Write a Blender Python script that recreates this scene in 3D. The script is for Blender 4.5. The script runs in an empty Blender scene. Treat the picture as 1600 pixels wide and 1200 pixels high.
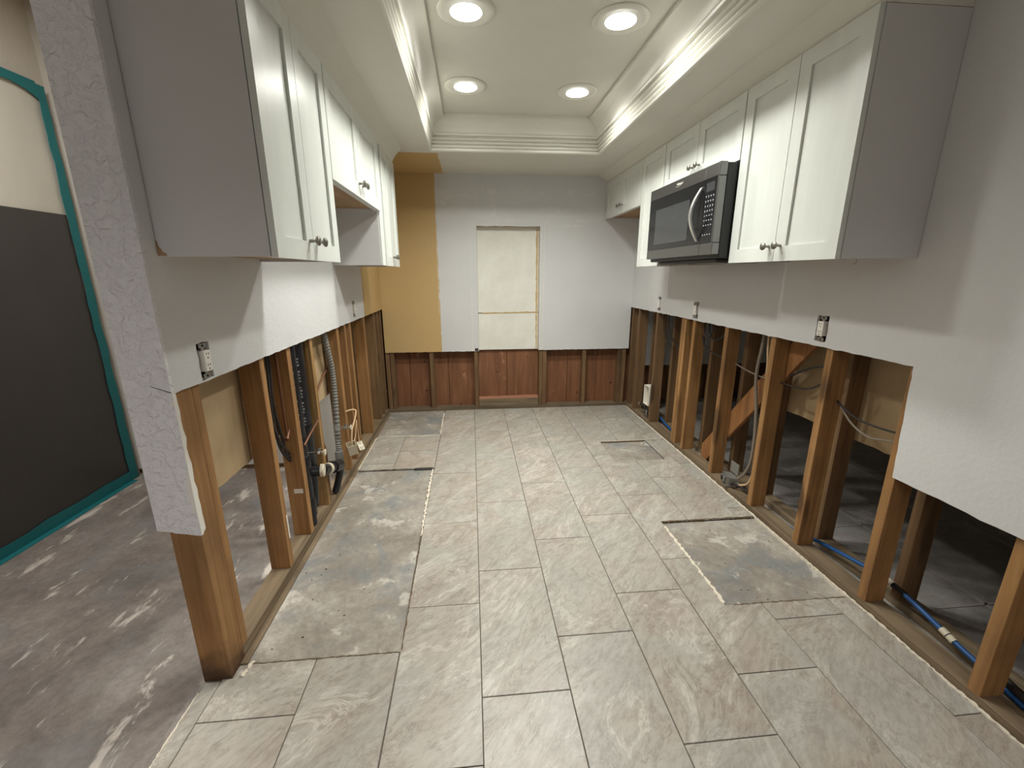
import bpy, math, random
from mathutils import Vector, Matrix
from mathutils.geometry import tessellate_polygon
random.seed(7)
scene = bpy.context.scene
COL = scene.collection

# ------------------------------------------------------------------ camera
cam_d = bpy.data.cameras.new('camera'); cam = bpy.data.objects.new('camera', cam_d); COL.objects.link(cam)
scene.camera = cam
cam_d.sensor_fit = 'HORIZONTAL'; cam_d.sensor_width = 36.0; cam_d.lens = 36.0 * 666.15 / 1600.0
cam_d.clip_start = 0.02; cam_d.clip_end = 60
pitch, yaw, roll = 0.2545187, -0.0920547, -0.00257467
Rz = Matrix.Rotation(yaw, 3, 'Z')
fw = Rz @ Vector((0, math.cos(pitch), -math.sin(pitch)))
up = Rz @ Vector((0, math.sin(pitch), math.cos(pitch)))
rt = Rz @ Vector((1, 0, 0))
r2 = math.cos(roll) * rt + math.sin(roll) * up
u2 = -math.sin(roll) * rt + math.cos(roll) * up
m = Matrix((r2, u2, -fw)).transposed().to_4x4(); m.translation = Vector((0, 0, 1.399))
cam.matrix_world = m

# ------------------------------------------------------------------ world, added fill lights, exposure
w = bpy.data.worlds.new('world'); scene.world = w; w.use_nodes = True
w.node_tree.nodes['Background'].inputs[0].default_value = (0.95, 0.96, 1.0, 1)
w.node_tree.nodes['Background'].inputs[1].default_value = 0.10
vs = scene.view_settings
vs.view_transform = 'Standard'; vs.look = 'None'; vs.gamma = 1; vs.use_curve_mapping = False
vs.exposure = 0.22
LED_STRENGTH = 30.0; LED_POWER = 10.8; LED_SPREAD = 146
def area(name, loc, size, power, color, rot=(0, 0, 0)):
    d = bpy.data.lights.new(name, 'AREA'); d.shape = 'RECTANGLE'; d.size, d.size_y = size
    d.energy = power; d.color = color
    o = bpy.data.objects.new(name, d); o.location = loc; o.rotation_euler = rot; COL.objects.link(o); return o
area('unseen_rear_fill', (-0.5, -2.3, 2.85), (2.2, 1.2), 62, (1.0, 0.95, 0.93))  # unseen fill added behind the camera to lift the faces turned towards it
area('unseen_side_fill', (-1.75, 1.7, 2.85), (0.5, 0.8), 27, (1.0, 0.97, 0.92))  # unseen fill added to brighten the left side room's wall and floor

# ------------------------------------------------------------------ helpers
WLOC = {}
class MB:
    def __init__(s): s.v = []; s.f = []
    def add(s, vs_, fs):
        n = len(s.v); s.v += [tuple(p) for p in vs_]; s.f += [tuple(i + n for i in f) for f in fs]; return s
    def box(s, x0, x1, y0, y1, z0, z1, M=None):
        p = [Vector(q) for q in ((x0,y0,z0),(x1,y0,z0),(x1,y1,z0),(x0,y1,z0),(x0,y0,z1),(x1,y0,z1),(x1,y1,z1),(x0,y1,z1))]
        if M is not None: p = [M @ q for q in p]
        return s.add(p, [(0,3,2,1),(4,5,6,7),(0,1,5,4),(1,2,6,5),(2,3,7,6),(3,0,4,7)])
    def prism(s, outline, fn, t0, t1, holes=()):
        loops = [[Vector((a, b, 0)) for a, b in outline]] + [[Vector((a, b, 0)) for a, b in h] for h in holes]
        flat = [p for l in loops for p in l]; n = len(flat)
        tris = tessellate_polygon(loops)
        vv = [fn(p.x, p.y, t0) for p in flat] + [fn(p.x, p.y, t1) for p in flat]
        ff = [tuple(t) for t in tris] + [tuple(i + n for i in reversed(t)) for t in tris]
        o = 0
        for l in loops:
            k = len(l)
            for i in range(k):
                j = (i + 1) % k; ff.append((o + i, o + j, o + j + n, o + i + n))
            o += k
        return s.add(vv, ff)
    def tube(s, path, r, n=8, caps=True, sub=0):
        P = [Vector(p) for p in path]
        if sub: P = smooth(P, sub)
        rings = []; ref = None
        for i, p in enumerate(P):
            t = (P[min(i + 1, len(P) - 1)] - P[max(i - 1, 0)]).normalized()
            if ref is None: ref = Vector((0, 0, 1)) if abs(t.z) < .9 else Vector((1, 0, 0))
            a = t.cross(ref).normalized(); b = a.cross(t).normalized(); ref = b
            rr = r(i) if callable(r) else r
            rings.append([p + a * (rr * math.cos(2*math.pi*k/n)) + b * (rr * math.sin(2*math.pi*k/n)) for k in range(n)])
        vv = [q for ri in rings for q in ri]; ff = []
        for i in range(len(P) - 1):
            for k in range(n):
                k2 = (k + 1) % n; ff.append((i*n+k, i*n+k2, (i+1)*n+k2, (i+1)*n+k))
        if caps: ff.append(tuple(range(n-1, -1, -1))); ff.append(tuple((len(P)-1)*n + k for k in range(n)))
        return s.add(vv, ff)
    def lathe(s, prof, c, axis, n=16):
        # prof: (radius, height) list along axis
        ax = Vector(axis).normalized(); a = ax.orthogonal().normalized(); b = ax.cross(a); c = Vector(c)
        vv = []; ff = []
        for r, h in prof:
            for k in range(n):
                t = 2*math.pi*k/n; vv.append(c + ax*h + a*(r*math.cos(t)) + b*(r*math.sin(t)))
        for i in range(len(prof)-1):
            for k in range(n):
                k2 = (k+1) % n; ff.append((i*n+k, i*n+k2, (i+1)*n+k2, (i+1)*n+k))
        ff.append(tuple(range(n-1, -1, -1))); ff.append(tuple((len(prof)-1)*n + k for k in range(n)))
        return s.add(vv, ff)
    def build(s, name, mat, parent=None, bevel=0, smooth_=False, origin=None, seg=1):
        if origin is None:
            xs, ys, zs = zip(*s.v); origin = ((min(xs)+max(xs))/2, (min(ys)+max(ys))/2, min(zs))
        O = Vector(origin)
        me = bpy.data.meshes.new(name); me.from_pydata([tuple(Vector(p) - O) for p in s.v], [], s.f); me.validate()
        me.materials.append(mat)
        if smooth_:
            for p in me.polygons: p.use_smooth = True
            me.set_sharp_from_angle(angle=math.radians(40))
        ob = bpy.data.objects.new(name, me); COL.objects.link(ob)
        place(ob, O, parent)
        if bevel:
            b = ob.modifiers.new('bevel', 'BEVEL'); b.width = bevel; b.segments = seg; b.limit_method = 'ANGLE'; b.angle_limit = math.radians(40)
        import bmesh
        bm = bmesh.new(); bm.from_mesh(me); bmesh.ops.recalc_face_normals(bm, faces=bm.faces); bm.to_mesh(me); bm.free()
        return ob
def place(ob, O, parent):
    O = Vector(O)
    if parent is not None:
        ob.parent = parent; ob.location = O - WLOC[parent.name]
    else: ob.location = O
    WLOC[ob.name] = O
def smooth(P, sub):
    out = []
    for i in range(len(P)-1):
        p0, p1, p2, p3 = P[max(i-1,0)], P[i], P[i+1], P[min(i+2, len(P)-1)]
        for k in range(sub):
            t = k/sub
            out.append(0.5*((2*p1) + (p2-p0)*t + (2*p0-5*p1+4*p2-p3)*t*t + (3*p1-p0-3*p2+p3)*t**3))
    out.append(P[-1]); return out
def thing(name, label, cat, loc, group=None):
    o = bpy.data.objects.new(name, None); COL.objects.link(o); o.empty_display_size = .05
    place(o, loc, None); return tag(o, label, cat, group)
def tag(o, label, cat, group=None):
    o['label'] = label; o['category'] = cat
    if group: o['group'] = group
    return o
def struct(o): o['kind'] = 'structure'; return o
def stuff(o): o['kind'] = 'stuff'; return o
def lab(o, t): o['label'] = t; return o
def jag(a, b, n, amp, fixed=True):
    """points from a to b (2D) with small jitter across the line"""
    ax, ay = a; bx, by = b; dx, dy = bx-ax, by-ay; L = math.hypot(dx, dy); nx, ny = -dy/L, dx/L
    out = []
    for i in range(n+1):
        t = i/n; j = 0 if (fixed and i in (0, n)) else random.uniform(-amp, amp)
        out.append((ax+dx*t+nx*j, ay+dy*t+ny*j))
    return out
YZ = lambda a, b, t: (t, a, b)      # outline in (y,z), thickness along x
XZ = lambda a, b, t: (a, t, b)
XY = lambda a, b, t: (a, b, t)

# ------------------------------------------------------------------ materials
class N:
    def __init__(s, name):
        s.m = bpy.data.materials.new(name); s.m.use_nodes = True; s.t = s.m.node_tree; s.n = s.t.nodes; s.l = s.t.links
        s.b = s.n['Principled BSDF']; s.tc = s.n.new('ShaderNodeTexCoord')
    def node(s, ty, ins=None, **kw):
        d = s.n.new(ty)
        for k, v in kw.items(): setattr(d, k, v)
        for k, v in (ins or {}).items():
            if isinstance(v, bpy.types.NodeSocket): s.l.new(v, d.inputs[k])
            else: d.inputs[k].default_value = v
        return d
    def map(s, scale=(1,1,1), rot=(0,0,0), rnd=0.0, coord='Object'):
        v = s.tc.outputs[coord]
        if rnd:
            oi = s.node('ShaderNodeObjectInfo'); mu = s.node('ShaderNodeMath', {0: oi.outputs['Random'], 1: rnd}, operation='MULTIPLY')
            ad = s.node('ShaderNodeVectorMath', {0: v, 1: mu.outputs[0]}, operation='ADD'); v = ad.outputs[0]
        mp = s.node('ShaderNodeMapping', {'Vector': v, 'Scale': scale, 'Rotation': rot}); return mp.outputs[0]
    def noise(s, vec, scale, detail=3, rough=.5, dist=0):
        return s.node('ShaderNodeTexNoise', {'Vector': vec, 'Scale': scale, 'Detail': detail, 'Roughness': rough, 'Distortion': dist}).outputs['Fac']
    def ramp(s, fac, stops):
        r = s.node('ShaderNodeValToRGB', {'Fac': fac}); e = r.color_ramp.elements
        while len(e) < len(stops): e.new(.5)
        for i, (p, c) in enumerate(stops):
            e[i].position = p; e[i].color = (c, c, c, 1) if isinstance(c, (int, float)) else (*c, 1)
        return r.outputs[0]
    def mix(s, f, a, b, mode='MIX'):
        d = s.node('ShaderNodeMix', data_type='RGBA', blend_type=mode)
        for i, v in ((0, f), (6, a), (7, b)):
            if isinstance(v, bpy.types.NodeSocket): s.l.new(v, d.inputs[i])
            elif i == 0: d.inputs[i].default_value = v
            else: d.inputs[i].default_value = (*v, 1)
        return d.outputs[2]
    def bump(s, h, strength, dist=.002):
        b = s.node('ShaderNodeBump', {'Height': h, 'Strength': strength, 'Distance': dist}); s.l.new(b.outputs[0], s.b.inputs['Normal'])
    def out(s, color=None, rough=None, **kw):
        for k, v in ((('Base Color'), color), ('Roughness', rough)):
            if v is None: continue
            if isinstance(v, bpy.types.NodeSocket): s.l.new(v, s.b.inputs[k])
            elif isinstance(v, tuple): s.b.inputs[k].default_value = (*v, 1)
            else: s.b.inputs[k].default_value = v
        for k, v in kw.items(): s.b.inputs[k.replace('_', ' ')].default_value = v
        return s.m
def srgb(r, g, b):
    f = lambda c: (c/255/12.92) if c/255 <= .04045 else ((c/255+.055)/1.055)**2.4
    return (f(r), f(g), f(b))
def plain(name, c, rough=.5, metal=0, **kw):
    n = N(name); return n.out(c, rough, Metallic=metal, **kw)

def wall_paint(name, c, tex=.5, scale=60, var=.04, rough=.62, extra=None, dist=.0016):
    n = N(name); v = n.map()
    a = n.noise(v, 1.6, 4, .6); base = n.ramp(a, [(.3, tuple(k*(1-var) for k in c)), (.7, tuple(min(1, k*(1+var)) for k in c))])
    if extra: base = extra(n, base)
    h1 = n.noise(n.map(), scale, 3, .55, .4); h = n.ramp(h1, [(.42, 0), (.62, 1)])
    n.bump(h, tex, dist); return n.out(base, rough)
WALL = srgb(210, 210, 210); TAN = srgb(196, 166, 114); CEIL = srgb(216, 214, 204); WHITE = srgb(232, 234, 228)
def xyz_of(n): return n.node('ShaderNodeSeparateXYZ', {0: n.tc.outputs['Object']}).outputs
def thr(n, sock, val, below=True, amp=.02):
    nz = n.noise(n.map(), 9, 4, .6); j = n.node('ShaderNodeMath', {0: nz, 1: amp}, operation='MULTIPLY').outputs[0]
    a = n.node('ShaderNodeMath', {0: sock, 1: j}, operation='ADD').outputs[0]
    return n.node('ShaderNodeMath', {0: a, 1: val + amp*.5}, operation='LESS_THAN' if below else 'GREATER_THAN').outputs[0]
def ex_left(n, base):
    y = xyz_of(n)[1]; return n.mix(thr(n, y, 3.63, False), base, TAN)
def ex_back(n, base):
    o = xyz_of(n); f = thr(n, o[0], -.315, True, .03)
    # thin skim-coat smears above the opening
    sp = n.ramp(n.noise(n.map((1, 1, 1.6)), 7, 6, .72), [(.56, 0), (.62, 1)])
    z1 = n.node('ShaderNodeMath', {0: o[2], 1: 1.83}, operation='GREATER_THAN').outputs[0]
    z2 = n.node('ShaderNodeMath', {0: o[2], 1: 2.16}, operation='LESS_THAN').outputs[0]
    g = n.node('ShaderNodeMath', {0: z1, 1: z2}, operation='MULTIPLY').outputs[0]
    g = n.node('ShaderNodeMath', {0: g, 1: sp}, operation='MULTIPLY').outputs[0]
    g = n.node('ShaderNodeMath', {0: g, 1: .35}, operation='MULTIPLY').outputs[0]
    return n.mix(f, n.mix(g, base, srgb(232, 230, 228)), TAN)
def ex_ceil(n, base):
    o = xyz_of(n); f1 = thr(n, o[0], -.235, True, .05); f2 = thr(n, o[1], 3.64, False, .01)
    g = n.node('ShaderNodeMath', {0: f1, 1: f2}, operation='MULTIPLY').outputs[0]
    return n.mix(g, base, TAN)
M = {}
M['wall'] = wall_paint('wall_paint', WALL, .22, 55)
M['wall_left'] = wall_paint('wall_paint_left', WALL, .3, 55, extra=ex_left)
M['wall_back'] = wall_paint('wall_paint_back', WALL, .22, 55, extra=ex_back)
M['wall_end'] = wall_paint('wall_paint_heavy_texture', srgb(226, 225, 228), 1.0, 34, dist=.0045)
M['side_wall'] = wall_paint('side_room_paint', srgb(196, 192, 184), .3, 50)
M['ceil'] = wall_paint('ceiling_paint', CEIL, .3, 30, extra=ex_ceil)
M['tray'] = wall_paint('tray_paint', CEIL, .08, 40)
M['trim'] = plain('glossy_white_trim', srgb(222, 221, 211), .36)
def cab_white():
    n = N('cabinet_white'); a = n.noise(n.map((1,1,.15), rnd=9), 18, 3)
    return n.out(n.ramp(a, [(.3, srgb(212, 215, 210)), (.7, srgb(219, 222, 216))]), .3)
M['cab'] = cab_white()
M['cab_side'] = plain('cabinet_side_laminate', srgb(204, 203, 202), .45)
def wood(name, c1, c2, c3, axis='z', rough=.72, knots=True, bump=.25, gs=1.0):
    n = N(name); sc = {'z': (26*gs, 26*gs, 1.1), 'y': (26*gs, 1.1, 26*gs), 'x': (1.1, 26*gs, 26*gs)}[axis]
    v = n.map(sc, rnd=31); g = n.noise(v, 1.0, 5, .62, .7)
    base = n.ramp(g, [(.28, c1), (.5, c2), (.72, c3)])
    if knots:
        k = n.noise(n.map(tuple(.12*q if q > 2 else q*.9 for q in sc), rnd=17), 2.4, 1, .3)
        base = n.mix(n.ramp(k, [(.70, 0), (.76, .85)]), base, tuple(q*.28 for q in c1))
    d = n.noise(n.map(rnd=5), 3.0, 4, .6); base = n.mix(n.ramp(d, [(.45, 0), (.8, .55)]), base, tuple(q*.5 for q in c1))
    oi = n.node('ShaderNodeObjectInfo').outputs['Random']
    base = n.mix(n.ramp(oi, [(0, .0), (1, .35)]), base, tuple(q*.62 for q in c2))
    n.bump(g, bump, .001); return n.out(base, rough)
M['stud'] = wood('fir_stud', srgb(122, 86, 50), srgb(156, 114, 68), srgb(182, 140, 90))
M['stud_dark'] = wood('aged_stud', srgb(92, 67, 42), srgb(120, 91, 60), srgb(140, 111, 77))
M['stud_pale'] = wood('rough_pale_stud', srgb(104, 74, 42), srgb(146, 110, 64), srgb(196, 158, 102), bump=.8)
M['plate'] = wood('sole_plate_wood', srgb(96, 80, 60), srgb(128, 110, 86), srgb(146, 128, 102), 'y', knots=False)
M['plate_x'] = wood('back_plate_wood', srgb(92, 78, 60), srgb(118, 102, 80), srgb(136, 120, 96), 'x', knots=False)
M['brace'] = wood('orange_fir_board', srgb(122, 80, 44), srgb(152, 103, 58), srgb(174, 124, 76))
M['blockx'] = wood('pink_stained_block', srgb(160, 110, 86), srgb(186, 134, 106), srgb(176, 146, 110), 'x')
def stained_post():
    m_ = M['stud'].copy(); m_.name = 'stained_post'; t = m_.node_tree; b = t.nodes['Principled BSDF']
    src = b.inputs['Base Color'].links[0].from_socket; g = t.nodes.new('ShaderNodeNewGeometry'); sx = t.nodes.new('ShaderNodeSeparateXYZ'); t.links.new(g.outputs['Position'], sx.inputs[0])
    nz = t.nodes.new('ShaderNodeTexNoise'); nz.inputs['Scale'].default_value = 14; nz.inputs['Detail'].default_value = 5; t.links.new(g.outputs['Position'], nz.inputs['Vector'])
    ad = t.nodes.new('ShaderNodeMath'); ad.operation = 'MULTIPLY_ADD'; ad.inputs[1].default_value = .22; t.links.new(nz.outputs['Fac'], ad.inputs[0]); t.links.new(sx.outputs[2], ad.inputs[2])
    r = t.nodes.new('ShaderNodeValToRGB'); r.color_ramp.elements[0].position = .12; r.color_ramp.elements[0].color = (.85, .85, .85, 1); r.color_ramp.elements[1].position = .24; r.color_ramp.elements[1].color = (0, 0, 0, 1); t.links.new(ad.outputs[0], r.inputs[0])
    mx = t.nodes.new('ShaderNodeMix'); mx.data_type = 'RGBA'; t.links.new(r.outputs[0], mx.inputs[0]); t.links.new(src, mx.inputs[6]); mx.inputs[7].default_value = (*srgb(58, 36, 24), 1); t.links.new(mx.outputs[2], b.inputs['Base Color']); return m_
M['post'] = stained_post()
def redboard():
    n = N('red_brown_sheathing'); v = n.map((9, 1, .9), rnd=13); g = n.noise(v, 2.2, 5, .6, .5)
    base = n.ramp(g, [(.3, srgb(104, 66, 42)), (.55, srgb(126, 83, 54)), (.75, srgb(142, 98, 68))])
    s_ = n.noise(n.map((1, 1, .35), rnd=3), 11, 6, .7); base = n.mix(n.ramp(s_, [(.62, 0), (.70, .45)]), base, srgb(214, 160, 130))
    k = n.noise(n.map(rnd=8), 24, 1, .2); base = n.mix(n.ramp(k, [(.77, 0), (.79, .9)]), base, srgb(50, 22, 14))
    n.bump(g, .15); return n.out(base, .7)
M['red'] = redboard()
def drywall_back():
    n = N('drywall_paper_brown'); g = n.noise(n.map(), 3, 5, .6); base = n.ramp(g, [(.35, srgb(168, 143, 108)), (.65, srgb(186, 162, 126))])
    return n.out(base, .85)
M['paper'] = drywall_back()
M['gypsum'] = plain('gypsum_core', srgb(226, 222, 214), .9)
def creampanel():
    n = N('cream_panel'); g = n.noise(n.map(), 4, 5, .65); base = n.ramp(g, [(.35, srgb(222, 221, 210)), (.65, srgb(234, 233, 225))])
    n.bump(n.noise(n.map(), 40, 3), .15); return n.out(base, .6)
M['cream'] = creampanel()
M['glue'] = plain('tan_adhesive', srgb(196, 168, 120), .7)
def tile():
    n = N('porcelain_stone_tile')
    v = n.map((1, 1, 1), (0, 0, math.radians(45)), rnd=23.0)
    wob = n.node('ShaderNodeTexNoise', {'Vector': v, 'Scale': 2.2, 'Detail': 3}).outputs['Color']
    wob = n.node('ShaderNodeVectorMath', {0: wob, 1: (.16, .16, 0)}, operation='MULTIPLY').outputs[0]
    v2 = n.node('ShaderNodeVectorMath', {0: v, 1: wob}, operation='ADD').outputs[0]
    wv = n.node('ShaderNodeMapping', {'Vector': v2, 'Scale': (7.5, 2.4, 1)}).outputs[0]
    g = n.noise(wv, 1.0, 9, .70, .9)
    base = n.ramp(g, [(.28, srgb(148, 139, 128)), (.43, srgb(170, 161, 150)), (.55, srgb(181, 175, 165)), (.72, srgb(198, 194, 185))])
    ox = n.node('ShaderNodeMapping', {'Vector': v2, 'Scale': (4.2, 1.5, 1), 'Location': (3, 7, 0)}).outputs[0]
    g2 = n.noise(ox, 1.1, 8, .68, 1.3)
    base = n.mix(n.ramp(g2, [(.474, 0), (.492, .55), (.502, 0)]), base, srgb(118, 104, 92))
    base = n.mix(n.ramp(g2, [(.56, 0), (.58, .7), (.61, 0)]), base, srgb(214, 209, 200))
    g3 = n.noise(n.map(rnd=3), 3.2, 5, .6); base = n.mix(n.ramp(g3, [(.45, .0), (.62, .5)]), base, srgb(168, 170, 164))
    base = n.mix(n.ramp(g3, [(.32, .4), (.45, 0)]), base, srgb(172, 160, 146))
    fine = n.noise(n.node('ShaderNodeMapping', {'Vector': v, 'Scale': (60, 22, 1)}).outputs[0], 1.0, 6, .75)
    base = n.mix(n.ramp(fine, [(.36, .4), (.56, 0)]), base, srgb(130, 118, 106))
    n.bump(g, .12, .0008); return n.out(base, n.ramp(g, [(.3, .42), (.7, .30)]))
M['tile'] = tile()
M['grout'] = plain('floor_grout', srgb(100, 92, 84), .9)
def slab(name, c1, c2, c3, spots=.5, blue=.0, spotcol=(206, 198, 186), stretch=(1, 1, 1), rot=0, spsc=5):
    n = N(name); g = n.noise(n.map(), 2.2, 9, .68, .3)
    base = n.ramp(g, [(.3, c1), (.5, c2), (.7, c3)])
    f = n.noise(n.map(), 38, 5, .75); base = n.mix(n.ramp(f, [(.35, .35), (.6, 0)]), base, tuple(q*.55 for q in c1))
    if blue: base = n.mix(n.ramp(n.noise(n.map(), 3.3, 6, .65, .6), [(.5, 0), (.64, blue)]), base, srgb(122, 128, 130))
    sp = n.noise(n.map(stretch, (0, 0, rot)), spsc, 8, .68, .3); base = n.mix(n.ramp(sp, [(.575, 0), (.625, spots)]), base, srgb(*spotcol))
    sp2 = n.noise(n.map(stretch, (0, 0, rot)), spsc*5, 4, .6); base = n.mix(n.ramp(sp2, [(.70, 0), (.74, spots)]), base, srgb(*spotcol))
    n.bump(f, .2, .0015); return n.out(base, .7)
M['slab'] = slab('thinset_slab', srgb(124, 116, 107), srgb(158, 150, 139), srgb(192, 186, 176), .6, .75, (212, 206, 196))
M['slab_side'] = slab('stained_slab', srgb(106, 98, 93), srgb(140, 131, 124), srgb(166, 158, 151), .8, .45, (212, 204, 194), (3.2, .9, 1), math.radians(-35), 2.6)
M['slab_dark'] = slab('dark_slab', srgb(128, 122, 118), srgb(146, 140, 136), srgb(166, 162, 158), .3, .3)
M['mortar'] = plain('pale_mortar', srgb(222, 212, 194), .9)
M['mortar_brown'] = plain('brown_edge', srgb(104, 88, 66), .8)
M['dark_metal'] = plain('dark_strip', srgb(70, 68, 66), .5, .4)
M['nickel'] = plain('brushed_nickel', srgb(150, 146, 138), .3, .9)
M['chrome'] = plain('chrome', srgb(210, 210, 208), .18, 1)
M['steel'] = plain('stainless_steel', srgb(128, 128, 127), .32, .92)
M['steel_bright'] = plain('bright_handle', srgb(214, 214, 212), .28, .85)
M['black'] = plain('black_enamel', srgb(30, 31, 32), .4)
M['glass_black'] = plain('black_glass', srgb(24, 25, 27), .12)
M['window_mesh'] = plain('microwave_window', srgb(60, 61, 63), .16)
M['key'] = plain('key_print', srgb(186, 186, 196), .6)
M['brownply'] = wood('unfinished_ply', srgb(148, 116, 84), srgb(172, 138, 102), srgb(188, 156, 120), 'y', knots=False)
M['outlet'] = plain('ivory_plastic', srgb(236, 232, 222), .4)
M['ivory'] = plain('old_ivory_plastic', srgb(214, 204, 182), .5)
M['dark'] = plain('dark_slot', srgb(30, 26, 24), .8)
M['galv'] = plain('galvanised_box', srgb(150, 148, 142), .45, .6)
M['abs'] = plain('black_abs', srgb(26, 26, 30), .35)
M['print'] = plain('pipe_print', srgb(190, 192, 196), .7)
M['flex'] = plain('grey_flex', srgb(120, 118, 112), .55)
M['pvcgrey'] = plain('grey_pvc', srgb(120, 122, 120), .5)
M['copper'] = plain('dull_copper', srgb(116, 78, 56), .5, .5)
M['cable_black'] = plain('black_cable', srgb(40, 34, 32), .6)
M['cable_grey'] = plain('grey_cable', srgb(128, 118, 106), .6)
M['cable_tan'] = plain('tan_cable', srgb(206, 176, 138), .6)
M['pex'] = plain('blue_pex', srgb(36, 86, 146), .4)
M['tape'] = wall_paint('teal_tape', srgb(24, 112, 118), .3, 30)
M['whiteplastic'] = plain('white_box_plastic', srgb(232, 226, 212), .5)
def sheetmat(name, c, tr):
    n = N(name); g = n.noise(n.map((1, 1, .5)), 2.5, 4, .6); base = n.ramp(g, [(.35, tuple(q*.92 for q in c)), (.65, c)])
    n.bump(g, .4, .02); return n.out(base, .38)
M['film'] = sheetmat('milky_film', srgb(206, 204, 194), 0)
M['film_dark'] = sheetmat('dark_film', srgb(66, 64, 63), 0)
led = N('led_lens'); led.out((1, 1, 1), .4); led.b.inputs['Emission Color'].default_value = (1, .975, .915, 1); led.b.inputs['Emission Strength'].default_value = LED_STRENGTH
M['led'] = led.m

# ------------------------------------------------------------------ dimensions
XL, XR, YB = -0.88, 1.64, 4.33
SL, SR = -0.893, 1.653            # stud faces
ZC, ZT = 2.29, 2.50
CUT = 1.057; CUTB = .625
ZS = -0.010                        # slab level

# ------------------------------------------------------------------ floors
floor = struct(MB().box(-1.0, 1.80, -3.2, 4.46, -.14, ZS).build('floor', M['slab'], origin=(0, 0, 0)))
fl2 = struct(MB().box(-3.2, -1.0, -3.2, 3.2, -.14, ZS).build('floor', M['slab_side'], origin=(0, 0, 0)))
fl3 = struct(MB().box(1.80, 4.3, -3.2, 4.5, -.14, ZS).build('floor', M['slab_dark'], origin=(0, 0, 0)))
# slab continues beneath the kitchen tile field's left border
MB().box(-1.0, -.976, -3.2, 1.29, ZS, ZS+.0006).build('slab_skim', M['slab_side'], floor)
pits = [(-1.0, -.305, 1.357, 2.95), (-1.0, -.31, 3.63, 4.4), (1.062, 1.8, 1.46, 2.10), (1.062, 1.46, 2.93, 3.315)]
TW, TL, G = .3065, .6385, .0034
mesh_full = None; ntile = 0
def rects_minus(r, pits_):
    xs = sorted({r[0], r[1], *[q for p in pits_ for q in p[:2] if r[0] < q < r[1]]})
    ys = sorted({r[2], r[3], *[q for p in pits_ for q in p[2:] if r[2] < q < r[3]]})
    out = []
    for a, b in zip(xs, xs[1:]):
        for c, d in zip(ys, ys[1:]):
            cx, cy = (a+b)/2, (c+d)/2
            if b-a < .004 or d-c < .004: continue
            if any(p[0] < cx < p[1] and p[2] < cy < p[3] for p in pits_): continue
            out.append((a, b, c, d))
    return out
for k in range(-4, 6):
    off = 1.142 + {0: 0, 1: .2235, 2: .431}[k % 3]
    for j in range(-4, 6):
        x0, x1 = k*TW, (k+1)*TW; y0, y1 = off + j*TL, off + (j+1)*TL
        ylo = -1.1
        X0, X1 = max(x0, -.974 if y0 < 1.29 else -.857), min(x1, 1.632); Y0, Y1 = max(y0, ylo), min(y1, 4.325)
        if k*TW < -.85 and y0 < 1.29 < y1: Y1 = 1.29 if x1 < -.857 else Y1
        if X1-X0 < .012 or Y1-Y0 < .03: continue
        full = abs(X0-x0)+abs(X1-x1)+abs(Y0-y0)+abs(Y1-y1) < 1e-4 and not any(p[0] < X1 and p[1] > X0 and p[2] < Y1 and p[3] > Y0 for p in pits)
        if full and mesh_full:
            o = bpy.data.objects.new('tile', mesh_full); COL.objects.link(o)
            O = Vector(((x0+x1)/2, (y0+y1)/2, ZS+.001)); place(o, O, floor)
            b = o.modifiers.new('bevel', 'BEVEL'); b.width = .0012; b.segments = 1
            continue
        cells = [(X0+G/2, X1-G/2, Y0+G/2, Y1-G/2)] if full else rects_minus((X0+G/2, X1-G/2, Y0+G/2, Y1-G/2), pits)
        if X0 < -.86 and not full:      # strip of the field that runs past the pony wall end
            cells = rects_minus((X0+G/2, X1-G/2, Y0+G/2, Y1-G/2), pits + [(-1.2, -.857, 1.296, 9)])
        if not cells: continue
        mb = MB()
        for a, b_, c, d in cells: mb.box(a, b_, c, d, ZS+.001, 0)
        cx, cy = (min(q[0] for q in cells)+max(q[1] for q in cells))/2, (min(q[2] for q in cells)+max(q[3] for q in cells))/2
        o = mb.build('tile', M['tile'], floor, origin=(cx, cy, ZS+.001), bevel=.0012 if len(cells) == 1 else 0)
        if full: mesh_full = o.data
# grout bed just under the tile faces
mb = MB()
for a, b_, c, d in rects_minus((-.857, 1.632, -1.1, 4.325), pits): mb.box(a, b_, c, d, ZS, -.0035)
mb.box(-.974, -.857, -1.1, 1.29, ZS, -.0022)
stuff(mb.build('grout', M['grout'], floor, origin=(0, 0, 0)))
# ragged mortar lines at the cut edges of the tile field
def ragged(a, b, n, w, h, name, mat, z0=ZS):
    (ax, ay), (bx, by) = a, b; dx, dy = bx-ax, by-ay; L = math.hypot(dx, dy); nx, ny = -dy/L, dx/L
    p1 = []; p2 = []
    for i in range(n+1):
        t = i/n; ww = w*random.uniform(.25, 1.0); j = random.uniform(-.2, .2)*w
        p1.append((ax+dx*t+nx*(j-ww/2), ay+dy*t+ny*(j-ww/2))); p2.append((ax+dx*t+nx*(j+ww/2), ay+dy*t+ny*(j+ww/2)))
    return MB().prism(p1+p2[::-1], XY, z0, z0+h).build(name, mat, floor)
e = ragged
e((-.303, 1.36), (-.312, 2.10), 60, .008, .0115, 'mortar_edge', M['mortar_brown'])
e((-.312, 2.10), (-.318, 2.93), 60, .017, .0115, 'mortar_edge', M['mortar'])
e((-.85, 1.352), (-.31, 1.352), 50, .007, .0115, 'mortar_edge', M['mortar_brown'])
e((-.85, 2.953), (-.44, 2.953), 30, .007, .0118, 'mortar_edge', M['mortar_brown'])
e((-.31, 3.64), (-.314, 4.24), 40, .017, .0115, 'mortar_edge', M['mortar'])
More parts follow.
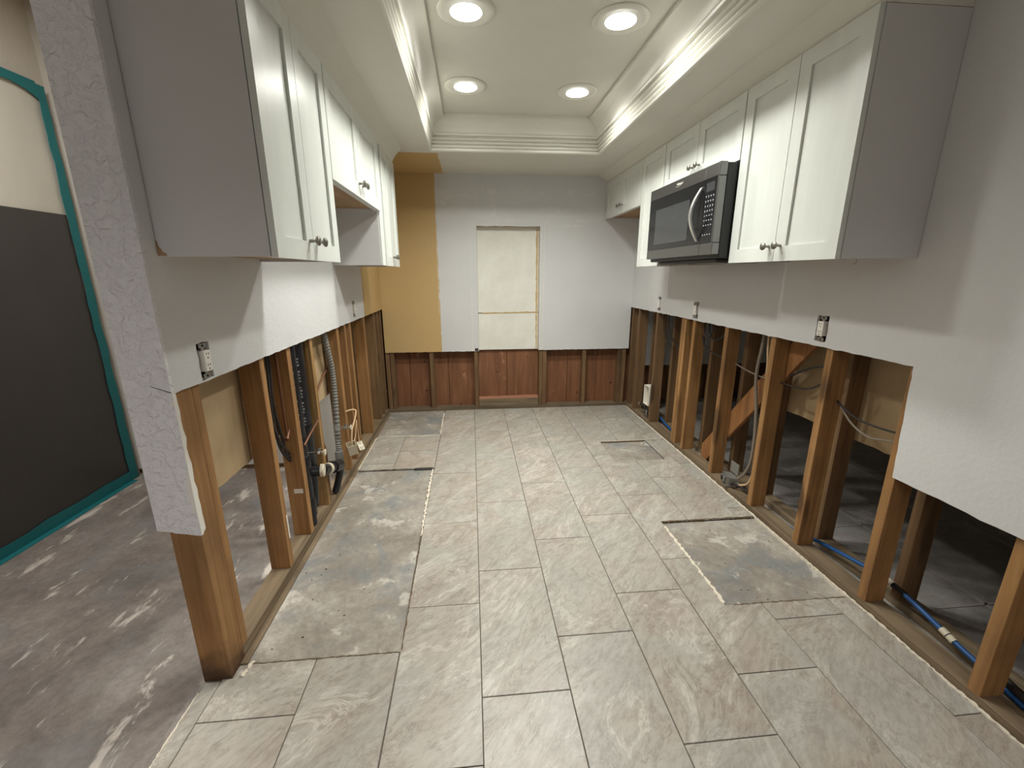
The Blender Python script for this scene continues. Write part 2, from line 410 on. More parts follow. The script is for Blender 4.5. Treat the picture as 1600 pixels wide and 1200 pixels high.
e((-.85, 3.625), (-.32, 3.622), 40, .010, .0112, 'mortar_edge', M['mortar'])
e((1.066, 1.47), (1.062, 2.06), 50, .020, .0112, 'mortar_edge', M['mortar'])
e((1.06, 2.104), (1.625, 2.104), 40, .012, .0125, 'mortar_edge', M['mortar_brown'])
e((1.10, 1.458), (1.62, 1.455), 40, .008, .0108, 'mortar_edge', M['mortar_brown'])
e((1.05, 3.316), (1.625, 3.318), 40, .012, .0112, 'mortar_edge', M['mortar_brown'])
e((1.05, 3.328), (1.60, 3.33), 40, .010, .0113, 'mortar_edge', M['mortar'])
e((1.636, .3), (1.636, 1.46), 130, .016, .0125, 'mortar_edge', M['mortar'])
e((1.636, 1.46), (1.636, 2.12), 80, .014, .0118, 'mortar_edge', M['mortar'])
e((1.636, 2.12), (1.636, 4.28), 190, .016, .0125, 'mortar_edge', M['mortar'])
e((-.862, 2.96), (-.862, 3.6), 60, .012, .0118, 'mortar_edge', M['mortar'])
e((-.975, .45), (-.974, 1.25), 90, .007, .0108, 'mortar_edge', M['mortar'])
e((-.855, 1.30), (-.842, 1.362), 10, .016, .014, 'mortar_edge', M['mortar'])
lab(MB().box(-.455, -.318, 2.935, 2.958, ZS, .004).build('transition_strip', M['dark_metal'], floor, bevel=.002), 'short dark metal strip')
# loose crumbs in the pit
mb = MB()
for i in range(45):
    x, y = random.uniform(-.84, -.33), random.uniform(1.4, 2.9); s_ = random.uniform(.0015, .005)
    mb.box(x, x+s_*random.uniform(1, 2), y, y+s_, ZS, ZS+s_*.6)
for i in range(30):
    x, y = random.uniform(1.1, 1.6), random.uniform(1.48, 2.06); s_ = random.uniform(.0015, .004)
    mb.box(x, x+s_*1.6, y, y+s_, ZS, ZS+s_*.6)
stuff(mb.build('crumbs', M['mortar_brown'], floor, origin=(0, 0, ZS)))
# joints left in the dark slab of the room beyond the right wall
mb = MB()
for x in (2.2, 2.81): mb.box(x, x+.014, .3, 4.35, ZS, ZS+.003)
for y in (.75, 1.36, 1.97, 2.58, 3.19, 3.8): mb.box(1.9, 3.3, y, y+.010, ZS, ZS+.003)
stuff(mb.build('old_mortar_lines', plain('old_joint', srgb(150, 144, 136), .9), fl3, origin=(0, 0, ZS)))

# ------------------------------------------------------------------ outlets' holes
def hole(y, z, wy=.032, hz=.060, amp=.003):
    pts = []
    for (a, b) in (((y-wy, z-hz), (y+wy, z-hz)), ((y+wy, z-hz), (y+wy, z+hz)), ((y+wy, z+hz), (y-wy, z+hz)), ((y-wy, z+hz), (y-wy, z-hz))):
        pts += jag(a, b, 5, amp)[:-1]
    return pts
OUT_L = [(1.468, 1.122), (3.325, 1.142)]
OUT_R = [(1.868, 1.142), (3.035, 1.132), (3.668, 1.136)]
DT = .0127
# ---- left wall
ol = [(1.298, CUT)] + jag((1.298, CUT), (YB, CUT), 90, .0022)[1:] + [(YB, 2.9), (1.298, 2.9)]
wl = struct(MB().prism(ol, YZ, XL-DT, XL, [hole(y, z, .033) for y, z in OUT_L]).build('wall_left', M['wall_left'], origin=(0, 0, 0)))
# end board of the pony wall (heavy texture), hanging lower than the kitchen side
oe = [(-1.008, .612)] + jag((-1.008, .612), (XL, .588), 12, .002)[1:] + [(XL, 2.9), (-1.008, 2.9)]
MB().prism(oe, XZ, 1.285, 1.2975).build('end_board', M['wall_end'], wl, origin=(-.94, 1.29, .6))
mb = MB().prism(jag((1.2855, .588), (1.2855, CUT), 16, .0007) + [(1.2995, CUT)] + jag((1.2995, CUT), (1.309, .60), 16, .005)[1:], YZ, XL-.011, XL+.0012)
lab(mb.build('board_edge', M['gypsum'], wl), 'broken white gypsum edge')
MB().prism([(-.932, 1.082), (-.882, 1.062), (-.882, 1.0645), (-.932, 1.0835)], XZ, 1.2843, 1.2852).build('saw_cut', M['dark'], wl)
# side-room face of the left wall: brown paper back seen through the studs
op = jag((1.30, .595), (3.07, .600), 50, .004) + [(3.07, 2.9), (1.30, 2.9)]
MB().prism(op, YZ, -1.008, -.996).build('back_board', M['paper'], wl, origin=(-1, 2, .6))
MB().box(-1.0075, -.9965, 3.071, 4.45, ZS, 2.9).build('back_board', M['paper'], wl)
PZL = .040
MB().box(-.982, SL, 1.394, 4.34, ZS, PZL-.002).build('sole_plate', M['plate'], wl, bevel=.002)
MB().box(-.8915, -.866, 1.36, 4.30, ZS, ZS+.006).build('plate_skirt', M['plate'], wl)
def stud(x0, x1, y0, y1, z0, z1, parent, mat='stud', name='stud'):
    return MB().box(x0, x1, y0, y1, z0, z1).build(name, M[mat], parent, bevel=.0025, seg=2)
stud(-.984, -.891, 1.300, 1.392, ZS, 2.2, wl, 'post', 'corner_post')
stud(-.984, SL, 1.395, 1.433, PZL, 2.2, wl)
LS = [(1.840, 1.880, 'stud'), (2.113, 2.157, 'stud'), (2.415, 2.455, 'stud_pale'), (2.90, 2.945, 'stud'), (3.078, 3.118, 'stud'), (3.205, 3.250, 'stud'),
      (3.62, 3.665, 'stud'), (4.00, 4.042, 'stud_dark'), (4.15, 4.19, 'stud_dark'), (4.285, 4.325, 'stud_dark')]
for y0, y1, mt in LS: stud(-.982, SL, y0, y1, PZL-.002, 2.2, wl, mt)
# notch plate / protector on second stud
lab(MB().box(-.95, -.905, 2.1118, 2.1135, .285, .31).build('nail_plate', M['whiteplastic'], wl), 'small white plate nailed to a stud')
lab(MB().box(SL, SL+.0012, 1.868, 1.879, .18, .30).build('paper_shim', M['whiteplastic'], wl), 'white strip on a stud edge')

# ---- right wall
orr = [(YB, CUT)] + jag((YB, CUT), (1.415, CUT), 90, .0022)[1:] + jag((1.415, CUT), (1.395, .612), 20, .0018)[1:] + jag((1.395, .612), (-1.2, .625), 60, .003)[1:] + [(-1.2, 2.9), (YB, 2.9)]
wr = struct(MB().prism(orr, YZ, XR, XR+DT, [hole(y, z, .034) for y, z in OUT_R]).build('wall_right', M['wall'], origin=(0, 0, 0)))
PZR = .024
MB().box(SR, SR+.089, -1.0, 4.34, ZS, PZR).build('sole_plate', M['plate'], wr, bevel=.002)
MB().box(1.80, 1.889, -1.0, 4.34, ZS, PZR).build('sole_plate', M['plate'], wr, bevel=.002)
RS = [(.565, .605, 'stud'), (.965, 1.004, 'stud'), (1.395, 1.435, 'stud'), (1.793, 1.832, 'stud'), (2.175, 2.215, 'stud'), (2.620, 2.660, 'stud'), (3.045, 3.083, 'stud'),
      (3.178, 3.216, 'stud'), (3.220, 3.258, 'stud'), (3.695, 3.735, 'stud_dark'), (4.115, 4.155, 'stud_dark'), (4.290, 4.325, 'stud_dark')]
for y0, y1, mt in RS: stud(SR, SR+.089, y0, y1, PZR-.002, 2.2, wr, mt)
for y0 in (.90, 1.385, 1.83, 2.30, 2.62, 3.03, 3.66, 4.1): stud(1.80, 1.889, y0, y0+.038, PZR-.002, 2.2, wr, 'stud_dark')
# brown paper back of the far side board
op = jag((2.52, .585), (-.9, .600), 60, .004) + [(-.9, 2.4), (2.52, 2.4)]
MB().prism(op, YZ, 1.892, 1.904).build('back_board', M['paper'], wr, origin=(1.9, 1, .6))
# diagonal brace
d = Vector((0, 2.06-2.93, 1.08-.04)).normalized(); c0 = Vector((1.756, 2.93, .02)); side = Vector((0, d.z, -d.y))
Mx = Matrix((Vector((1, 0, 0)), side, d)).transposed().to_4x4(); Mx.translation = c0
mb = MB(); pb = [(-.062, .03), (-.02, -.01), (.062, .075), (.062, 1.75), (-.062, 1.75)]
mb.prism(pb, lambda a, b, t: Mx @ Vector((t, a, b)), -.013, .013)
ob = mb.build('diagonal_brace', M['brace'], wr, bevel=.002); lab(ob, 'orange diagonal board behind the studs')

# ---- back wall
OX0, OX1, OZ1 = .060, .680, 1.835
ob_ = [(XL, CUTB)] + jag((XL, CUTB), (OX0, CUTB), 40, .002)[1:] + jag((OX0, CUTB), (OX0, OZ1), 30, .002)[1:] + jag((OX0, OZ1), (OX1, OZ1), 20, .003)[1:] + jag((OX1, OZ1), (OX1, CUTB), 30, .004)[1:] + jag((OX1, CUTB), (XR, CUTB), 40, .002)[1:] + [(XR, 2.6), (XL, 2.6)]
wb = struct(MB().prism(ob_, XZ, YB, YB+DT).build('wall_back', M['wall_back'], origin=(0, 0, 0)))
SY = YB+DT+.001
MB().box(-.98, 1.74, SY, SY+.088, ZS, .026).build('sole_plate', M['plate_x'], wb, bevel=.002)
for x0, x1, mt in ((-.885, -.845, 'stud_dark'), (-.84, -.80, 'stud_dark'), (-.445, -.400, 'stud_dark'), (.012, .050, 'stud_dark'), (.686, .722, 'stud_dark'), (.725, .765, 'stud_dark'),
                   (1.150, 1.190, 'stud_dark'), (1.535, 1.575, 'stud_dark'), (1.58, 1.62, 'stud_dark')):
    stud(x0, x1, SY, SY+.088, .024, 2.4, wb, mt)
# red-brown sheathing boards
xs = [-.98, -.66, -.262, .052, .355, .70, 1.01, 1.33, 1.74]
for a, b_ in zip(xs, xs[1:]):
    MB().box(a+.002, b_-.002, SY+.0885, SY+.106+random.uniform(-.002, .001), ZS, 2.5).build('sheathing_board', M['red'], wb, bevel=.001)
lab(MB().prism(jag((.053, .102), (.684, .102), 14, .001) + jag((.684, .118), (.053, .112), 14, .002), XZ, SY+.012, SY+.087).build('sill_cap', M['blockx'], wb), 'pink-stained sill cap')
MB().prism(jag((.053, .0615), (.684, .0615), 10, .0003) + jag((.684, .101), (.053, .101), 14, .0006), XZ, SY+.003, SY+.087).build('sill_block', M['plate_x'], wb)
MB().box(.053, .684, SY+.002, SY+.088, .0265, .061).build('sill_block', M['plate_x'], wb, bevel=.003)
MB().box(-.98, 1.74, SY+.112, SY+.125, -.1, 2.6).build('light_block_board', M['stud_dark'], wb)  # hidden board added to stop world light leaking through the sheathing gaps
# boarded recess
MB().box(OX0+.002, OX1-.002, SY+.058, SY+.070, 1.008, OZ1+.05).build('cream_board', M['cream'], wb, bevel=.002)
MB().box(OX0+.002, OX1-.002, SY+.058, SY+.070, CUTB, 1.000).build('cream_board', M['cream'], wb, bevel=.002)
MB().prism(jag((.10, .997), (.655, 1.003), 24, .003) + jag((.655, 1.016), (.10, 1.010), 24, .004), XZ, SY+.0555, SY+.0605).build('glue_line', M['glue'], wb)
MB().prism(jag((.655, CUTB+.01), (.650, OZ1-.02), 40, .004) + jag((.668, OZ1-.02), (.668, CUTB+.01), 40, .003), XZ, SY+.0550, SY+.0605).build('glue_line', M['glue'], wb)
MB().box(OX0, OX1, YB+.002, SY+.058, OZ1, OZ1+.02).build('opening_header', M['paper'], wb)
for x0, x1 in ((OX0-.010, OX0+.001), (OX1-.001, OX1+.006)): MB().box(x0, x1, YB+.0132, SY+.058, CUTB, OZ1).build('opening_liner', M['gypsum'], wb)
# torn paper outline where the casing used to be
def ribbon(a, b, n, w_, name='torn_edge', mat='gypsum'):
    p1 = jag(a, b, n, w_*.3); (ax, ay), (bx, by) = a, b; dx, dy = bx-ax, by-ay; L = math.hypot(dx, dy); nx, ny = -dy/L, dx/L
    p2 = [(p[0]+nx*w_*random.uniform(.35, 1.4), p[1]+ny*w_*random.uniform(.35, 1.4)) for p in p1]
    MB().prism(p1+p2[::-1], XZ, YB-.0012, YB+.001).build(name, M[mat], wb)
ribbon((.000, CUTB), (.006, 1.25), 60, .007); ribbon((.003, 1.3), (.004, 1.88), 30, .0025)
ribbon((.722, 1.88), (.712, CUTB), 70, .0045); ribbon((.18, 1.885), (.60, 1.89), 24, .004); ribbon((.004, 1.872), (.72, 1.878), 30, .002)
ribbon((OX1+.006, 1.80), (OX1+.006, CUTB), 80, .006)
ribbon((-.322, 1.0), (-.318, 2.0), 70, .003)
lab(MB().box(.02, .055, YB-.002, YB+.001, CUTB+.004, CUTB+.03).build('torn_patch', M['dark_metal'], wb), 'dark torn patch beside the opening')

# ------------------------------------------------------------------ ceilings
oc = [(-1.0, -.9), (1.75, -.9), (1.75, YB+.1), (-1.0, YB+.1)]
TX0, TX1, TY0, TY1 = -.280, 1.005, -.35, 3.545
ceil = struct(MB().prism(oc, XY, ZC, ZC+.02, [[(TX0-.001, TY0), (TX1+.001, TY0), (TX1+.001, TY1), (TX0-.001, TY1)]]).build('ceiling', M['ceil'], origin=(0, 0, 0)))
MB().box(TX0-.02, TX1+.02, TY0-.02, TY1+.02, ZT, ZT+.02).build('tray_panel', M['tray'], ceil)
for bx in ((TX0-.02, TX0, TY0, TY1), (TX1, TX1+.02, TY0, TY1), (TX0-.02, TX1+.02, TY1, TY1+.02), (TX0-.02, TX1+.02, TY0-.02, TY0)):
    MB().box(*bx, ZC+.0205, ZT-.0005).build('tray_side', M['tray'], ceil)
MB().box(-1.01, 1.75, -.92, -.9, ZC, 2.9).build('soffit_front', M['ceil'], ceil)
struct(MB().box(-3.2, 4.3, -3.2, -.92, 2.9, 2.92).build('ceiling', M['side_wall'], origin=(0, 0, 0)))
struct(MB().box(-3.2, -1.01, -.92, 3.2, 2.9, 2.92).build('ceiling', M['side_wall'], origin=(0, 0, 0)))
struct(MB().box(1.76, 4.3, -.9, 4.5, 2.4, 2.42).build('ceiling', M['side_wall'], origin=(0, 0, 0)))
# crown moulding round the tray
prof = [(-.004, ZC-.014)]
zz = ZC-.014; pp = 0.0
for i in range(4):
    for t in range(1, 5):
        a = math.pi*t/4; prof.append((pp + .0045*t/4 + .0105*math.sin(a), zz + .0225*t/4))
    zz += .0225; pp += .0045
    prof.append((pp-.006, zz+.0015)); zz += .0015
prof += [(pp, zz+.006), (pp+.016, zz+.008), (pp+.018, zz+.020), (pp+.012, zz+.024), (pp+.015, zz+.027)]
p0, z0 = pp+.016, zz+.027; p1, z1 = .112, ZT-.022
for t in range(0, 15):
    a = t/14*math.pi/2; prof.append((p0+(p1-p0)*(1-math.cos(a)), z0+(z1-z0)*math.sin(a)))
prof += [(p1+.003, z1+.004), (p1+.003, ZT-.0006), (-.004, ZT-.0006)]
def crown(edge):
    # mitred length on one side of the rectangle
    def pt(p, z, end):
        xa, xb, ya, yb = TX0+p, TX1-p, TY0+p, TY1-p
        return {'back': ((xa, yb), (xb, yb)), 'front': ((xb, ya), (xa, ya)), 'left': ((xa, ya), (xa, yb)), 'right': ((xb, yb), (xb, ya))}[edge][end] + (z,)
    vv = [pt(p, z, 0) for p, z in prof] + [pt(p, z, 1) for p, z in prof]; n = len(prof)
    ff = [(i, (i+1) % n, (i+1) % n + n, i+n) for i in range(n)]
    struct(MB().add(vv, ff).build('trim_%d' % {'back': 1, 'left': 2, 'right': 3, 'front': 4}[edge], M['trim']))
for s_ in ('back', 'left', 'right', 'front'): crown(s_)
# cabinet-top coves
def cove(pts, y0, y1, nm):
    MBo = MB().prism(pts, lambda a, b, t: (a, t, b), y0, y1); struct(MBo.build(nm, M['ceil'], origin=(0, 0, 0)))
DL, DR = -.555, 1.315
cove([(-.875, 2.185), (DL-.012, 2.185), (DL-.006, 2.197)] + [(DL-.006+.07*(t/6)**1.5, 2.197+(ZC-.0005-2.197)*(t/6)) for t in range(1, 7)] + [(-.875, ZC-.0005)], 1.350, 3.546, 'trim_5')
cove([(1.639, 2.228), (DR+.012, 2.228), (DR+.004, 2.236), (DR+.006, 2.243)] + [(DR+.006-.082*(t/6)**1.2, 2.243+(ZC-.0005-2.243)*(t/6)) for t in range(1, 7)] + [(1.639, ZC-.0005)], 1.494, YB-.001, 'trim_6')

# ------------------------------------------------------------------ side rooms
struct(MB().box(-2.60, -2.45, -3.2, 3.2, ZS, 2.9).build('wall_side_room', M['side_wall'], origin=(0, 0, 0)))
struct(MB().prism([(-2.45, .03), (-1.01, .03), (-1.01, 2.9), (-2.45, 2.9)], XZ, 3.08, 3.2).build('wall_side_room_back', M['side_wall'], origin=(0, 0, 0)))
struct(MB().box(-2.45, -1.01, 3.10, 3.2, ZS, .03).build('baseboard_side_room', M['stud_dark'], origin=(0, 0, 0)))
struct(MB().box(3.3, 3.4, -3.2, 4.5, ZS, 2.4).build('wall_far_right', M['side_wall'], origin=(0, 0, 0)))
wbr = struct(MB().prism([(1.745, .43), (3.3, .43), (3.3, 2.4), (1.745, 2.4)], XZ, 4.36, 4.372).build('wall_right_room_back', M['wall'], origin=(0, 0, 0)))
for i in range(-1, 5):
    MB().box(max(1.745, 1.90+i*.28), 2.178+i*.28, 4.44, 4.455, ZS, 1.0).build('sheathing_board', M['red'], wbr)
MB().box(1.745, 3.3, 4.373, 4.437, ZS, .028).build('sole_plate', M['plate_x'], wbr)
for x in (2.1, 2.5, 2.9): stud(x, x+.038, 4.373, 4.437, .028, 1.0, wbr, 'stud_dark')
struct(MB().box(1.76, 3.3, -1.1, -1.0, ZS, 2.4).build('wall_right_room_front', M['side_wall'], origin=(0, 0, 0)))

# plastic dust barrier taped over a doorway
bar = thing('plastic_dust_barrier', 'milky plastic sheet taped in teal over the doorway left of the wall end, dark below', 'plastic sheet', (-2.44, 2.2, ZS))
def sheet(y0, y1, z0, z1, x, amp, name, mat):
    nx, nz = 26, 22; vv = []; ff = []
    for i in range(nx+1):
        for j in range(nz+1):
            y = y0+(y1-y0)*i/nx; z = z0+(z1-z0)*j/nz
            e_ = min(i, nx-i, j, nz-j)/4; e_ = min(1, e_)
            vv.append((x + amp*e_*(math.sin(y*7+z*3)+.6*math.sin(z*9-y*5)), y, z))
    n_ = len(vv); vv += [(a-.004, b, c) for a, b, c in vv[:n_]]
    for i in range(nx):
        for j in range(nz):
            a = i*(nz+1)+j; q = (a, a+nz+1, a+nz+2, a+1); ff.append(q); ff.append(tuple(k+n_ for k in reversed(q)))
    MB().add(vv, ff).build(name, M[mat], bar, smooth_=True)
sheet(1.0, 3.03, 1.72, 2.41, -2.434, .004, 'upper_film', 'film')
sheet(1.0, 2.985, ZS+.01, 1.745, -2.424, .006, 'lower_film', 'film_dark')
def tape(pts, nm='tape'):
    MB().prism(pts, YZ, -2.4185, -2.4155).build(nm, M['tape'], bar)
tape(jag((3.035, ZS+.005), (3.035, 2.44), 30, .004) + jag((2.985, 2.44), (2.972, ZS+.005), 30, .006))
tape(jag((.95, 2.41), (2.85, 2.40), 20, .004) + jag((2.85, 2.40), (2.985, 2.36), 3, .01)[1:] + jag((2.985, 2.45), (.95, 2.45), 20, .003))
tape(jag((.95, ZS+.004), (2.97, ZS+.004), 20, .001) + jag((2.97, ZS+.07), (.95, ZS+.05), 20, .006))
MB().prism(jag((1.0, 0), (2.98, 0), 20, .008) + [(2.98, .035), (1.0, .035)], lambda a, b, t: (-2.435+b*1.6, a, t), ZS, ZS+.003).build('tape', M['tape'], bar)

# ------------------------------------------------------------------ recessed lights
spots = [(.007, 2.20, 'round recessed downlight, nearer one on the left side of the tray ceiling'), (.698, 2.208, 'round recessed downlight, nearer one on the right side of the tray ceiling'),
         (-.004, 2.972, 'round recessed downlight, farther one on the left side of the tray ceiling'), (.692, 2.998, 'round recessed downlight, farther one on the right side of the tray ceiling')]
for x, y, l in spots:
    t = thing('recessed_light', l, 'ceiling light', (x, y, ZT-.012), 'recessed lights in the tray ceiling')
    MB().lathe([(.096, -.0006), (.127, -.0006), (.127, -.004), (.121, -.008), (.101, -.011), (.096, -.009)], (x, y, ZT), (0, 0, 1), 40).build('trim_ring', M['trim'], t, smooth_=True)
    MB().lathe([(.0955, -.001), (.0955, -.0075), (.06, -.0095), (.001, -.0102)], (x, y, ZT), (0, 0, 1), 40).build('lens', M['led'], t, smooth_=True)
    ld = bpy.data.lights.new('lamp', 'AREA'); ld.shape = 'DISK'; ld.size = .185; ld.energy = LED_POWER; ld.color = (.985, .99, .925); ld.spread = math.radians(LED_SPREAD)
    lo = bpy.data.objects.new('lamp', ld); COL.objects.link(lo); place(lo, (x, y, ZT-.0125), t)

# ------------------------------------------------------------------ cabinets
KN = [(.006, 0), (.006, .010), (.0045, .014), (.0055, .019), (.013, .023), (.0165, .028), (.0155, .033), (.009, .0365), (.001, .0375)]
kn_prof = KN
def cabinet(sgn, y0, y1, z0, z1, doors, knobs, label, fill=None):
    """sgn=+1: on left wall facing +x ; -1: on right wall facing -x."""
    wall = XL+.001 if sgn > 0 else XR-.001; face = DL if sgn > 0 else DR
    bx = face - sgn*.021                                # carcass front
    t = thing('wall_cabinet', label, 'cabinet', ((wall+face)/2, (y0+y1)/2, z0), 'white shaker wall cabinets')
    X = lambda a, b: (min(a, b), max(a, b))
    g = .0006
    for nm, yy in (('side_panel', (y0+g, y0+.016)), ('side_panel', (y1-.016, y1-g))):
        MB().box(*X(wall, bx), *yy, z0, z1).build(nm, M['cab_side'], t, bevel=.0008)
    MB().box(*X(wall, bx-sgn*.018), y0+.0165, y1-.0165, z0+.012, z0+.024).build('bottom_panel', M['brownply'], t)
    MB().box(*X(wall, bx-sgn*.018), y0+.0165, y1-.0165, z1-.016, z1).build('top_panel', M['cab_side'], t)
    MB().box(*X(wall, wall+sgn*.006), y0+.0165, y1-.0165, z0+.025, z1-.017).build('back_panel', M['brownply'], t)
    ff = MB()
    for yy in ((y0+.0165, y0+.045), (y1-.045, y1-.0165)): ff.box(*X(bx-sgn*.0175, bx), *yy, z0, z1)
    ff.box(*X(bx-sgn*.0175, bx), y0+.0455, y1-.0455, z0, z0+.034); ff.box(*X(bx-sgn*.0175, bx), y0+.0455, y1-.0455, z1-.034, z1)
    ff.build('face_frame', M['cab'], t)
    if fill: MB().box(*X(bx+sgn*.0005, bx+sgn*.012), fill[0], fill[1], z0, z1).build('filler_strip', M['cab'], t, bevel=.001)
    for (a, b_), kn in zip(doors, knobs):
        f = .062; dz0, dz1 = z0-.002, z1+.001; x0_, x1_ = bx+sgn*.002, face
        d_ = MB()
        d_.box(*X(x0_, x1_), a, a+f, dz0, dz1).box(*X(x0_, x1_), b_-f, b_, dz0, dz1)
        d_.box(*X(x0_, x1_), a+f, b_-f, dz0, dz0+f).box(*X(x0_, x1_), a+f, b_-f, dz1-f, dz1)
        door = d_.build('door', M['cab'], t)
        MB().box(*X(x0_+sgn*.001, face-sgn*.0095), a+f-.002, b_-f+.002, dz0+f-.002, dz1-f+.002).build('door_panel', M['cab'], door)
        if kn is not None:
            lab(MB().lathe(kn_prof, (face, kn, z0+.062), (sgn, 0, 0), 18).build('knob', M['nickel'], door, smooth_=True), 'round brushed nickel knob')
    return t
def pair(y0, y1, g=.004):
    m_ = (y0+y1)/2; return [(y0+g, m_-.0018), (m_+.0018, y1-g)], [m_-.036, m_+.036]
D, K = pair(1.345, 1.963); cabinet(1, 1.345, 1.963, 1.447, 2.185, D, K, 'tall two-door wall cabinet on the left wall, nearest the textured wall end')
D, K = pair(1.963, 2.930); cabinet(1, 1.963, 2.930, 1.778, 2.185, D, K, 'short wide two-door cabinet on the left wall, above the open gap')
cabinet(1, 2.930, 3.546, 1.450, 2.185, [(3.035, 3.288), (3.292, 3.542)], [3.262, 3.318], 'far tall cabinet on the left wall, beside the tan painted strip', fill=(2.934, 3.030))
D, K = pair(1.492, 2.165); cabinet(-1, 1.492, 2.165, 1.448, 2.226, D, K, 'tall two-door cabinet on the right wall, nearest and right of the microwave')
D, K = pair(2.165, 3.027); t_ = cabinet(-1, 2.165, 3.027, 1.932, 2.226, D, K, 'short two-door cabinet directly above the microwave')
cabinet(-1, 3.027, 3.425, 1.448, 2.226, [(3.031, 3.421)], [None], 'narrow single-door tall cabinet just left of the microwave')
D, K = pair(3.425, YB-.004); cabinet(-1, 3.425, YB-.004, 1.905, 2.226, D, K, 'short two-door cabinet in the far right corner by the back wall')
# chipped corner of the nearest left cabinet
lc = bpy.data.objects['wall_cabinet']
lab(MB().prism([(-.879, 1.449), (-.855, 1.449), (-.858, 1.456), (-.866, 1.459), (-.869, 1.468), (-.875, 1.474), (-.876, 1.488), (-.879, 1.492)], XZ, 1.3445, 1.3458).build('chipped_corner', M['brownply'], lc), 'brown chipped corner of the side panel')
# little screw hook under the near right cabinet
tag(MB().tube([(1.50, 1.60, 1.449), (1.50, 1.60, 1.436), (1.497, 1.602, 1.430), (1.492, 1.604, 1.432)], .0012, 6, sub=3).build('cup_hook', M['nickel']), 'tiny metal hook under the near right cabinet', 'hook')

# ------------------------------------------------------------------ microwave
mw = thing('microwave', 'black and stainless over-the-range microwave mounted under the short right cabinet', 'microwave', (1.44, 2.59, 1.47))
my0, my1, mz0, mz1 = 2.170, 2.998, 1.488, 1.925; fx = 1.22
MB().box(1.262, 1.636, my0+.002, 3.0255, 1.470, mz1-.004).build('body', M['black'], mw, bevel=.003)
MB().box(1.285, 1.60, my0+.06, my1-.06, 1.452, 1.4695).build('underside_vent', M['dark_metal'], mw, bevel=.004)
for i in range(2): MB().box(1.33, 1.55, my0+.10+i*.34, my0+.34+i*.34, 1.4475, 1.4515).build('grease_filter', M['galv'], mw)
def steelslab(y0, y1, z0, z1, nm): return MB().box(fx, 1.2615, y0, y1, z0, z1).build(nm, M['steel'], mw, bevel=.0035, seg=2)
ys = 2.294
steelslab(ys+.0012, my1, 1.862, mz1, 'door_rail'); steelslab(ys+.0012, my1, mz0, 1.546, 'door_rail')
steelslab(my0, ys-.0012, 1.862, mz1, 'control_rail'); steelslab(my0, ys-.0012, mz0, 1.546, 'control_rail')
MB().box(fx, 1.2615, my0, my0+.014, 1.5465, 1.8615).build('control_side', M['steel'], mw, bevel=.003)
gl = MB().box(fx+.0015, 1.2612, ys+.001, my1-.001, 1.5465, 1.8615).build('door_glass', M['glass_black'], mw)
MB().box(fx+.0005, fx+.0014, 2.445, 2.893, 1.578, 1.792).build('window', M['window_mesh'], gl)
cp = MB().box(fx+.0015, 1.2612, my0+.0145, ys-.001, 1.5465, 1.8615).build('control_panel', M['glass_black'], mw)
MB().box(fx+.0007, fx+.0014, my0+.030, ys-.018, 1.800, 1.842).build('display', M['window_mesh'], cp)
mb = MB()
for r_ in range(9):
    for c_ in range(4):
        if r_ == 7: continue
        y = my0+.034+c_*.023; z = 1.778-r_*.0235
        mb.box(fx+.0007, fx+.0014, y-.0045, y+.0035, z-.0022, z+.0022)
        if r_ < 4: mb.box(fx+.0007, fx+.0014, y-.003, y+.002, z-.0072, z-.0058)
stuff(mb.build('key_labels', M['key'], cp))
# bowed handle
pts = []
for i in range(17):
    t = i/16; z = 1.560+t*.272; b_ = math.sin(math.pi*t); pts.append((z, fx-.004-.052*b_))
mb = MB(); n = len(pts); wy = .011
vv = []; ff = []
for z, x in pts:
    tk = .013
    vv += [(x, 2.325-wy, z), (x, 2.325+wy, z), (x+tk, 2.325+wy, z), (x+tk, 2.325-wy, z)]
for i in range(n-1):
    for k in range(4): ff.append((i*4+k, i*4+(k+1) % 4, (i+1)*4+(k+1) % 4, (i+1)*4+k))
ff += [(3, 2, 1, 0), tuple((n-1)*4+k for k in range(4))]
lab(mb.add(vv, ff).build('handle', M['steel_bright'], mw, bevel=.002, seg=2), 'bright bowed door handle')
# maker's lettering on the top rail
fc = bpy.data.curves.new('lettering', 'FONT'); fc.body = 'Whirlpool'; fc.size = .017; fc.extrude = .0003; fc.align_x = 'CENTER'
lt = bpy.data.objects.new('lettering', fc); COL.objects.link(lt)
bpy.context.view_layer.update()
me = bpy.data.meshes.new_from_object(lt.evaluated_get(bpy.context.evaluated_depsgraph_get())); bpy.data.objects.remove(lt)
me.materials.clear(); me.materials.append(M['outlet'])
lt = bpy.data.objects.new('lettering', me); COL.objects.link(lt); lt.rotation_euler = (math.pi/2, 0, -math.pi/2)
place(lt, (fx-.0003, 2.584, 1.893), mw)
MB().tube([(fx-.0004, 2.63, 1.889), (fx-.0004, 2.60, 1.886), (fx-.0004, 2.57, 1.890)], .0007, 5, sub=3).build('emblem', M['outlet'], mw)

